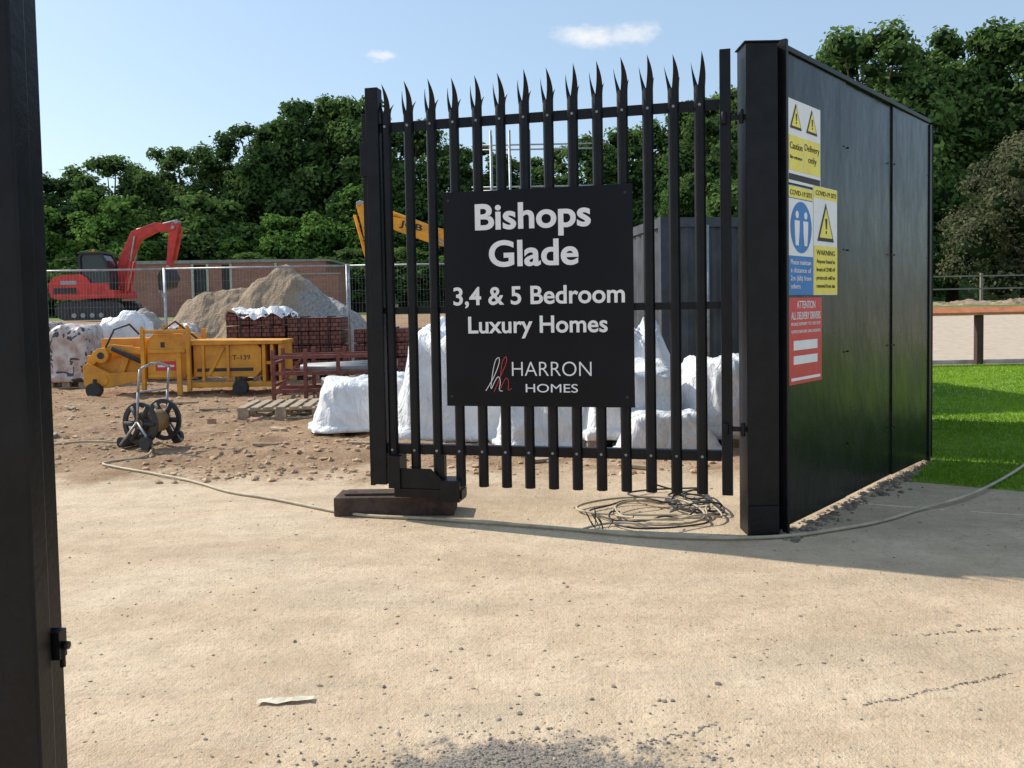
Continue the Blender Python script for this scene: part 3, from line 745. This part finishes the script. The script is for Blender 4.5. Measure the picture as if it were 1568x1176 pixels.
# ---------------------------------------------------------------- orange hydraulic attachment
e=empty('sweeper_bucket_attachment',(-4.85,12.5,gz(-4.85,12.5)),.03)
mb=MB()
mb.prism([(.15,.26),(1.05,.24),(1.14,.34),(1.14,.66),(1.08,.72),(.15,.72)],-.35,.35)
mb.prism([(.10,.721),(1.45,.721),(1.45,.775),(.10,.80)],-.39,.38)
mb.prism([(.10,.10),(1.45,.10),(1.45,.165),(.10,.18)],-.42,-.36)
for x in (.30,.66): mb.prism([(x-.02,.19),(x+.02,.19),(x+.02,.72),(x-.02,.72)],-.385,-.351)
for x in (1.18,1.30,1.42): mb.prism([(x-.025,.166),(x+.025,.166),(x+.025,.72),(x-.025,.72)],-.37,.30)
mb.prism([(1.15,.42),(1.44,.42),(1.44,.47),(1.15,.47)],-.34,-.30)
mb.prism([(.34,.27),(.40,.27),(.62,.68),(.56,.68)],-.372,-.352)
mb.prism([(-.50,.24),(.08,.24),(.08,.80),(-.02,.90),(-.40,.90),(-.50,.80)],-.40,.30)
mb.bx(-.48,.06,-.43,-.401,.62,.67); mb.bx(-.48,.06,-.43,-.401,.26,.31)
for x in (-.54,.115):
    mb.prism([(x-.028,.06),(x+.028,.06),(x+.028,.96),(x-.01,1.02),(x-.028,.96)],-.47,-.40)
    mb.prism([(x-.028,.20),(x+.028,.20),(x+.028,.96),(x-.028,.96)],.20,.27)
mb.bx(-.511,.086,-.46,-.41,.91,.96)
mb.bx(-.04,.03,-.52,-.472,-.0,.62)
for x in (-.36,-.12): mb.prism([(x-.015,.90),(x+.13,.90),(x+.07,1.04),(x+.02,1.04)],-.20,-.17)
mb.prism([(-1.42,.16),(-1.10,.12),(-.60,.22),(-.60,.36),(-1.05,.34),(-1.36,.50),(-1.44,.44)],-.40,-.34)
mb.prism([(-1.42,.46),(-1.30,.66),(-1.02,.76),(-.58,.70),(-.58,.60),(-1.0,.64),(-1.22,.56),(-1.32,.42)],-.36,-.30)
mb.prism([(-1.42,.16),(-1.10,.12),(-.60,.22),(-.60,.36),(-1.05,.34),(-1.36,.50),(-1.44,.44)],.20,.26)
mb.bx(-1.30,-.58,-.29,.19,.30,.56); mb.bx(-1.41,-1.33,-.30,.30,.40,.60)
mb.bx(-1.25,-.60,-.20,.15,.56,.84)
mb.prism([(-.98,.30),(-.88,.30),(-.72,.74),(-.82,.74)],-.335,-.30)
mb.cyl((-1.16,-.42,.60),(-1.16,-.30,.60),.11,18); mb.cyl((-1.16,-.42,.24),(-1.16,-.335,.24),.09,18)
mb.obj('body',[M_oryel],e,bevel=.008)
mb=MB()
for x in (-1.25,.86): mb.cyl((x,-.50,.10),(x,-.40,.10),.11,16); mb.bx(x-.02,x+.02,-.46,-.42,.10,.26)
mb.cyl((-1.0,-.40,.70),(-.58,-.40,.50),.035,10); mb.cyl((-1.16,-.43,.60),(-1.16,-.421,.60),.05,12)
mb.bx(.2,1.02,-.3525,-.3505,.33,.38); mb.bx(1.155,1.43,-.2,.28,.17,.70)  # dark strip and filled bay stand in for the shade of recesses
mb.tube([(-.6,-.4,.9),(-.72,-.44,1.05),(-.95,-.42,.98),(-1.1,-.38,.72)],.014); mb.tube([(-.3,-.3,.95),(-.1,-.34,1.08),(.2,-.3,.82)],.013)
mb.bx(-.44,-.2,-.30,.1,.901,.96); mb.bx(-.30,-.24,-.4025,-.4005,.70,.78)
mb.obj('wheels_hydraulics_and_recess_shade',[M_dark],e,bevel=.004)
mb=MB(); mb.bx(-.38,-.08,-.4035,-.4015,.36,.50); mb.obj('label',[M_red],e)
mb=MB(); mb.bx(-.35,-.11,-.4055,-.4036,.415,.445); mb.obj('label_text',[M_white],e)
txt('T-139',.72,.98,.50,.07,-.353,e,M_ink)

# ---------------------------------------------------------------- Heras fencing
fe=empty('temporary_mesh_fence')
mb=MB(); px0=-20.3; YF=15.6
mw=MB()
for i in range(8):
    a=px0+3.45*i; b_=a+3.42; zz=0.03; y=YF+.03*(i%2)
    if a>2.2: break
    mb.cyl((a,y,zz),(a,y,2.05),.021,8); mb.cyl((b_,y,zz),(b_,y,2.05),.021,8)
    mb.cyl((a,y,2.03),(b_,y,2.03),.018,8); mb.cyl((a,y,.18),(b_,y,.18),.018,8)
    mb.bx(a-.05,a+.02,y-.03,y+.03,1.5,1.58); 
    n=56
    for k_ in range(1,n): mw.bx(a+k_*3.42/n-.0009,a+k_*3.42/n+.0009,y-.0009,y+.0009,.18,2.03)
    for k_ in range(1,8): mw.bx(a,b_,y-.0012,y+.0012,.18+k_*.23,.182+k_*.23)
mb.obj('tubes',[M_steel],fe); mw.obj('mesh',[M_steel],fe)
mb=MB()
for i in range(7): a=px0+3.45*i-.015; mb.bx(a-.12,a+.12,YF-.35,YF+.35,-.02,.12)
mb.obj('feet',[M_blackmatt],fe,bevel=.02)

# ---------------------------------------------------------------- heaps
def heap(name,cx,cy,rx,ry,h,mat,seed,peaks,z0=None):
    z0=zt(cy)-.15 if z0 is None else z0
    n=110; V=[];F=[]
    for j in range(n):
        for i in range(n):
            u=-1+2*i/(n-1); v=-1+2*j/(n-1); x,y=u*rx,v*ry; z=0
            for (pu,pv,pr,ph) in peaks:
                d=math.hypot((u-pu),(v-pv))/pr
                z=max(z,ph*max(0,1-(d*d+.02)**.62)) 
            q=Vector((x*.9+seed,y*.9,0)); nn=noise.noise(q)*.18+noise.noise(q*3)*.10+noise.noise(q*9)*.045
            z=h*z*(1+.18*noise.noise(q*1.4))+nn*min(1,z*3)
            ed=max(abs(u),abs(v)); z-=.35*max(0,(ed-.9)/.1)
            V.append((x,y,z))
    for j in range(n-1):
        for i in range(n-1): F.append((j*n+i,j*n+i+1,(j+1)*n+i+1,(j+1)*n+i))
    return pymesh(name,V,F,[mat],smooth=False,loc=(cx,cy,z0))
m,nt,b=newmat('sand_heap'); co_=objco(nt)
c1=ramp(nt,noise_n(nt,co_,2.2,5,.75),[(.3,(.27,.185,.115)),(.7,(.48,.355,.235))])
sp=nt.nodes.new('ShaderNodeSeparateXYZ'); nt.links.new(co_,sp.inputs[0])
xx=math_n(nt,'MULTIPLY_ADD',math_n(nt,'SUBTRACT',noise_n(nt,co_,2,3),.5),1.6,sp.outputs[0])
c2=ramp(nt,noise_n(nt,co_,14,3,.8),[(.35,(.22,.205,.19)),(.65,(.48,.45,.42))])
nt.links.new(mixc(nt,sstep(nt,xx,.75,1.1),c1,c2),b.inputs['Base Color']); b.inputs['Roughness'].default_value=.95
bump(nt,b,noise_n(nt,co_,16,4,.7),.8,.08); M_heap=m
heap('sand_heap',-5.45,18.6,3.2,2.2,2.3,M_heap,2,[(0.08,0,.85,1.0),(-.25,.0,.72,.90),(.40,-.1,.58,.70),(-.55,0,.44,.54)],-.02)
M_soil=simple('soil',(.36,.25,.16),.95,0,.35,3,.7,20)
heap('soil_mound',-11.5,22,3.4,1.6,.55,M_soil,9,[(0,0,.9,.8),(-.6,0,.5,.9),(.6,0,.5,.9)],.28)
heap('soil_mound',-20.5,28,4,2,.9,M_soil,5,[(0,0,.95,1)],.8)
heap('gravel_heap',-.9,22,2.4,1.6,.9,M_heap,15,[(0,0,.95,1)],.2)
heap('gravel_heap',-9.9,22.5,1.1,1.1,1.1,simple('grey_gravel',(.33,.29,.25),.95,0,.4,6,.7,20),25,[(0,0,.95,1)],.3)

# ---------------------------------------------------------------- excavators
def stadium(cx,cz,l,r,n=10):
    p=[]
    for i in range(n+1): a=-math.pi/2+math.pi*i/n; p.append((cx+l/2+r*math.cos(a),cz+r*math.sin(a)))
    for i in range(n+1): a=math.pi/2+math.pi*i/n; p.append((cx-l/2+r*math.cos(a),cz+r*math.sin(a)))
    return p
def excavator(name,loc,f,paint,sc,boom,bw,stick,sw,bucket,cab,rot=0,txtl=None):
    e=empty(name,loc,rot)
    X=lambda pts:[(x*f,z) for x,z in pts]
    mb=MB()
    for s in (-1,1):
        y0,y1=s*.62*sc,s*1.0*sc
        mb.prism(stadium(0,.34*sc,1.75*sc,.33*sc),y0,y1,1)
        n=26
        for i in range(n):
            x=(-.875+1.75*i/(n-1))*sc
            for z in (.005*sc,.685*sc): mb.box((x,(y0+y1)/2,z),(.04*sc,.40*sc,.035*sc),None,1)
        for x in (-.875,.875): mb.cyl((x*sc,y1,.34*sc),(x*sc,y1+s*.02,.34*sc),.22*sc,18,1)
        for x in (-.5,-.17,.17,.5): mb.cyl((x*sc,y1,.17*sc),(x*sc,y1+s*.02,.17*sc),.09*sc,12,2)
    mb.bx(-.5*sc,.5*sc,-.62*sc,.62*sc,.30*sc,.62*sc,1); mb.cyl((0,0,.6*sc),(0,0,.80*sc),.45*sc,20,1)
    mb.prism([(a*sc*f,b_*sc) for a,b_ in [(-1.38,.86),(-1.46,1.05),(-1.44,1.38),(-1.30,1.58),(-.95,1.68),(-.25,1.70),(.0,1.55),(.15,1.15),(.95,1.10),(.98,.80),(-1.2,.78)]],-.92*sc,.92*sc,0)
    mb.bx(*(sorted((-1.28*sc*f,-.42*sc*f))),-.925*sc-.004,-.925*sc+.002,.98*sc,1.20*sc,1)
    mb.bx(*(sorted((-1.0*sc*f,-.42*sc*f))),-.925*sc-.006,-.925*sc-.001,1.32*sc,1.46*sc,2)
    mb.prism([(-1.1*sc*f,1.70*sc),(-1.0*sc*f,1.70*sc),(-1.0*sc*f,1.95*sc),(-1.1*sc*f,1.95*sc)],.4*sc,.5*sc,1)
    mb.obj('body',[paint,M_dark,M_steel],e,bevel=.03*sc)
    mb=MB(); zc=cab
    c=[(-.28,1.0),(-.30,zc-.12),(-.22,zc),(.50,zc),(.66,zc-.25),(.80,1.55),(.80,1.0)]
    for y0,y1 in ((-.90,-.84),(-.10,-.04)):
        for a,b_ in zip(c,c[1:]+c[:1]): mb.arm([(a[0]*sc*f,a[1]*sc),(b_[0]*sc*f,b_[1]*sc)],[.08*sc,.08*sc],y0*sc,y1*sc,1)
    mb.prism([(x*sc*f,z*sc) for x,z in c],-.82*sc,-.12*sc,2)
    mb.prism([(x*sc*f,z*sc) for x,z in [(-.34,zc),(.56,zc),(.52,zc+.07),(-.28,zc+.07)]],-.94*sc,.0,1)
    mb.prism([(x*sc*f,z*sc) for x,z in [(-.26,1.02),(.78,1.02),(.78,1.36),(-.26,1.36)]],-.905*sc,-.835*sc,0)
    mb.cyl((0,-.4*sc,(zc+.07)*sc),(0,-.4*sc,(zc+.2)*sc),.05*sc,10,3)
    mb.obj('cab',[paint,M_dark,M_glass,M_oryel],e,bevel=.01)
    mb=MB(); mb.arm(X(boom),bw,-.14,.14,0); mb.arm(X(stick),sw,-.11,.11,0)
    mb.obj('boom_and_stick',[paint],e,bevel=.02)
    mb=MB()
    i=len(boom)//2
    b0=Vector((boom[0][0]+.25,0,boom[0][1]-.15)); b1=Vector((boom[i][0],0,boom[i][1]-.05))
    for y in (-.2,.2):
        m_=b0.lerp(b1,.55); mb.cyl((b0.x*f,y,b0.z),(m_.x*f,y,m_.z),.06,10,0); mb.cyl((m_.x*f,y,m_.z),(b1.x*f,y,b1.z),.032,8,1)
    a=Vector((boom[i][0],0,boom[i][1]+.2)); c_=Vector((stick[0][0],0,stick[0][1]+.08)); m_=a.lerp(c_,.6)
    mb.cyl((a.x*f,0,a.z),(m_.x*f,0,m_.z),.065,10,0); mb.cyl((m_.x*f,0,m_.z),(c_.x*f,0,c_.z),.035,8,1)
    s0,s1=Vector(stick[0]),Vector(stick[-1]); a=s0.lerp(s1,.15); c2_=s0.lerp(s1,.85)
    mb.cyl(((a.x+.22)*f,0,a.y),((c2_.x+.18)*f,0,c2_.y),.045,10,0)
    for q in (stick[0],stick[-1],boom[-1],boom[0]): mb.cyl((q[0]*f,-.17,q[1]),(q[0]*f,.17,q[1]),.07,10,1)
    mb.prism(X(bucket),-.38*sc,.38*sc,2)
    for t in (-.3,-.1,.1,.3): mb.box((bucket[0][0]*f,t*sc,bucket[0][1]-.03),(.06,.06*sc,.14),None,1)
    mb.obj('rams_and_bucket',[paint,M_steel,M_dark],e,bevel=.01)
    return e
excavator('excavator',(-15.35,31,1.0),1,M_exred,.98,
  [(.75,1.15),(1.0,2.2),(1.45,3.10),(2.2,3.40),(2.85,3.37)],[.34,.42,.44,.34,.26],
  [(2.98,3.57),(2.86,3.3),(2.62,1.9)],[.22,.34,.2],
  [(2.35,1.05),(2.72,1.15),(2.86,1.5),(2.72,1.9),(2.45,1.85),(2.3,1.55)],2.45,0.0)
bx_=excavator('excavator',(.42,24.2,.55),-1,M_exyel,1.2,
  [(.5,1.5),(1.5,2.5),(2.6,2.75),(3.5,3.05),(4.3,3.30)],[.40,.52,.48,.40,.26],
  [(4.78,3.72),(4.55,3.25),(4.30,1.6)],[.20,.40,.22],
  [(3.8,.75),(4.2,.8),(4.5,1.1),(4.4,1.6),(4.1,1.65),(3.9,1.3)],2.4,0.0)
o=txt('JCB',-3.62,-2.95,3.04,.17,-.145,bx_,M_ink,.006); o.rotation_euler=(R(90),R(14),0)

# ---------------------------------------------------------------- brick building under construction
e=empty('brick_building',(-17.1,50,.8),0)
mb=MB()
segs=[(-6.3,-2.0),(-1.1,-.25),(.3,6.0)]
for a,b_ in segs: mb.bx(a,b_,-.15,.15,0,3.25)
mb.bx(-6.3,6.0,-.155,.155,3.251,3.34); mb.bx(-6.3,-6.0,.16,6,0,3.3); mb.bx(5.7,6,.16,6,0,3.3)
mb.obj('walls',[M_brick],e)
mb=MB(); mb.prism([(-6.5,3.345),(6.3,3.345),(6.3,3.46),(2.0,3.52),(-6.5,3.55)],-.22,6.2); mb.obj('roof',[simple('grey_roof',(.30,.27,.25),.8)],e)
mb=MB(); mb.bx(-2.0,-1.1,-.05,.05,0,3.25); mb.bx(-.25,.3,-.05,.05,0,3.25); mb.obj('dark_opening_fill',[M_dark],e)  # solid dark panels stand in for the shade inside the wall gaps
mb=MB()
for x in (-2.0,-1.1,.3,3.0): mb.bx(x-.07,x+.07,-.2,-.158,0,3.3)
mb.obj('frames',[simple('timber_frame',(.5,.45,.38),.8)],e)
e=empty('brick_building',(-10.7,44,.75),0)
mb=MB(); mb.bx(-.4,1.6,-.15,.15,0,2.35); mb.bx(-.4,-.1,.16,3,0,2.35); mb.bx(1.3,1.6,.16,3,0,1.9); mb.obj('walls',[M_brick],e)
mb=MB(); mb.bx(-.45,1.65,-.2,.2,2.351,2.42); mb.obj('coping',[simple('blockwork',(.35,.33,.31),.9)],e)

e=empty('scaffolding',(0,40,.95)); mb=MB()
for x in (-1.55,-.85,.05,1.0,2.0,3.1,4.4):
    for y in (0,1.2): mb.cyl((x,y,-.1),(x,y,8.7),.06,8)
for z in (2,4,6,8):
    for y in (0,1.2): mb.cyl((-1.8,y,z),(4.7,y,z),.04,6)
mb.obj('poles',[M_steel],e)
mb=MB(); mb.bx(-1.7,4.6,.1,1.1,4.05,4.1); mb.bx(-1.7,4.6,.1,1.1,2.05,2.1); mb.obj('boards',[M_wood],e)

# ---------------------------------------------------------------- shipping container
e=empty('shipping_container',(1.72,9.5,0),.12)
m_cont=simple('container_paint',(.06,.066,.078),.5,0,.35,3,.1,20)
mb=MB(); Wd,Dp,Hh=2.44,3.0,2.2
def corr(x0,x1,fixed,ax):
    n=int((x1-x0)/.06); pts=[]
    for i in range(n+1):
        x=x0+(x1-x0)*i/n; o_=.03 if (i//2)%2 else 0; pts.append((x,o_))
    for (a,oa),(b2,ob) in zip(pts[:-1],pts[1:]):
        if ax=='x': q=[(a,fixed+oa),(b2,fixed+ob)]
        else: q=[(fixed+oa,a),(fixed+ob,b2)]
        vs=[mb.bm.verts.new((q[0][0],q[0][1],.16)),mb.bm.verts.new((q[1][0],q[1][1],.16)),mb.bm.verts.new((q[1][0],q[1][1],Hh-.1)),mb.bm.verts.new((q[0][0],q[0][1],Hh-.1))]
        mb.bm.faces.new(vs)
corr(.08,Wd-.08,.02,'x'); corr(.08,Dp-.08,.02,'y'); corr(.08,Dp-.08,Wd-.05,'y')
for x in (0,Wd-.1):
    for y in (0,Dp-.1): mb.bx(x,x+.1,y,y+.1,0,Hh)
mb.bx(.1,Wd-.1,0,.09,Hh-.12,Hh-.01); mb.bx(0,.09,.1,Dp-.1,Hh-.12,Hh-.01); mb.bx(.1,Wd-.1,0,.09,.05,.17); mb.bx(0,.09,.1,Dp-.1,.05,.17); mb.bx(.05,Wd-.05,.05,Dp-.05,Hh-.03,Hh-.015)
mb.obj('shell',[m_cont],e)
mb=MB()
for x in (.55,1.0,1.45,1.9): mb.cyl((x,-.02,.12),(x,-.02,Hh-.1),.016,8)
mb.obj('door_bars',[M_steel],e)

# ---------------------------------------------------------------- low rail fence on right
e=empty('low_rail_fence'); mb=MB()
for x in (5.9,8.5,11.1,13.7): mb.bx(x-.06,x+.06,15.0,15.12,-.1,.90)
mb.obj('posts',[simple('dark_stained_post',(.06,.03,.022),.8)],e,bevel=.01)
mb=MB(); mb.prism([(14.93,.901),(15.17,.901),(15.17,1.03),(15.12,1.05),(14.93,.95)],4.6,16,0,'y',Matrix(((0,1,0,0),(1,0,0,0),(0,0,1,0),(0,0,0,1)))); mb.obj('rail',[simple('brown_rail',(.50,.17,.07),.7)],e)
e=empty('field_rail_fence',(0,0,0)); mb=MB()
for i in range(16): mb.bx(16+i*2.2,16.1+i*2.2,36,36.1,.9,2.3)
for z in (1.6,2.15): mb.bx(14,52,35.96,36.0,z,z+.06)
mb.obj('rails',[simple('weathered_rail',(.2,.18,.15),.8)],e)
heap('sand_bank',21,33,8,2.2,.30,M_heap,44,[(0,0,.95,1),(-.5,0,.5,.8),(.5,0,.5,.8)],.85)
mb=MB(); mb.bx(4.4,30,15.25,15.37,-.05,.075); mb.obj('kerb',[simple('concrete_kerb',(.45,.43,.40),.85)],bevel=.01)
print('done')
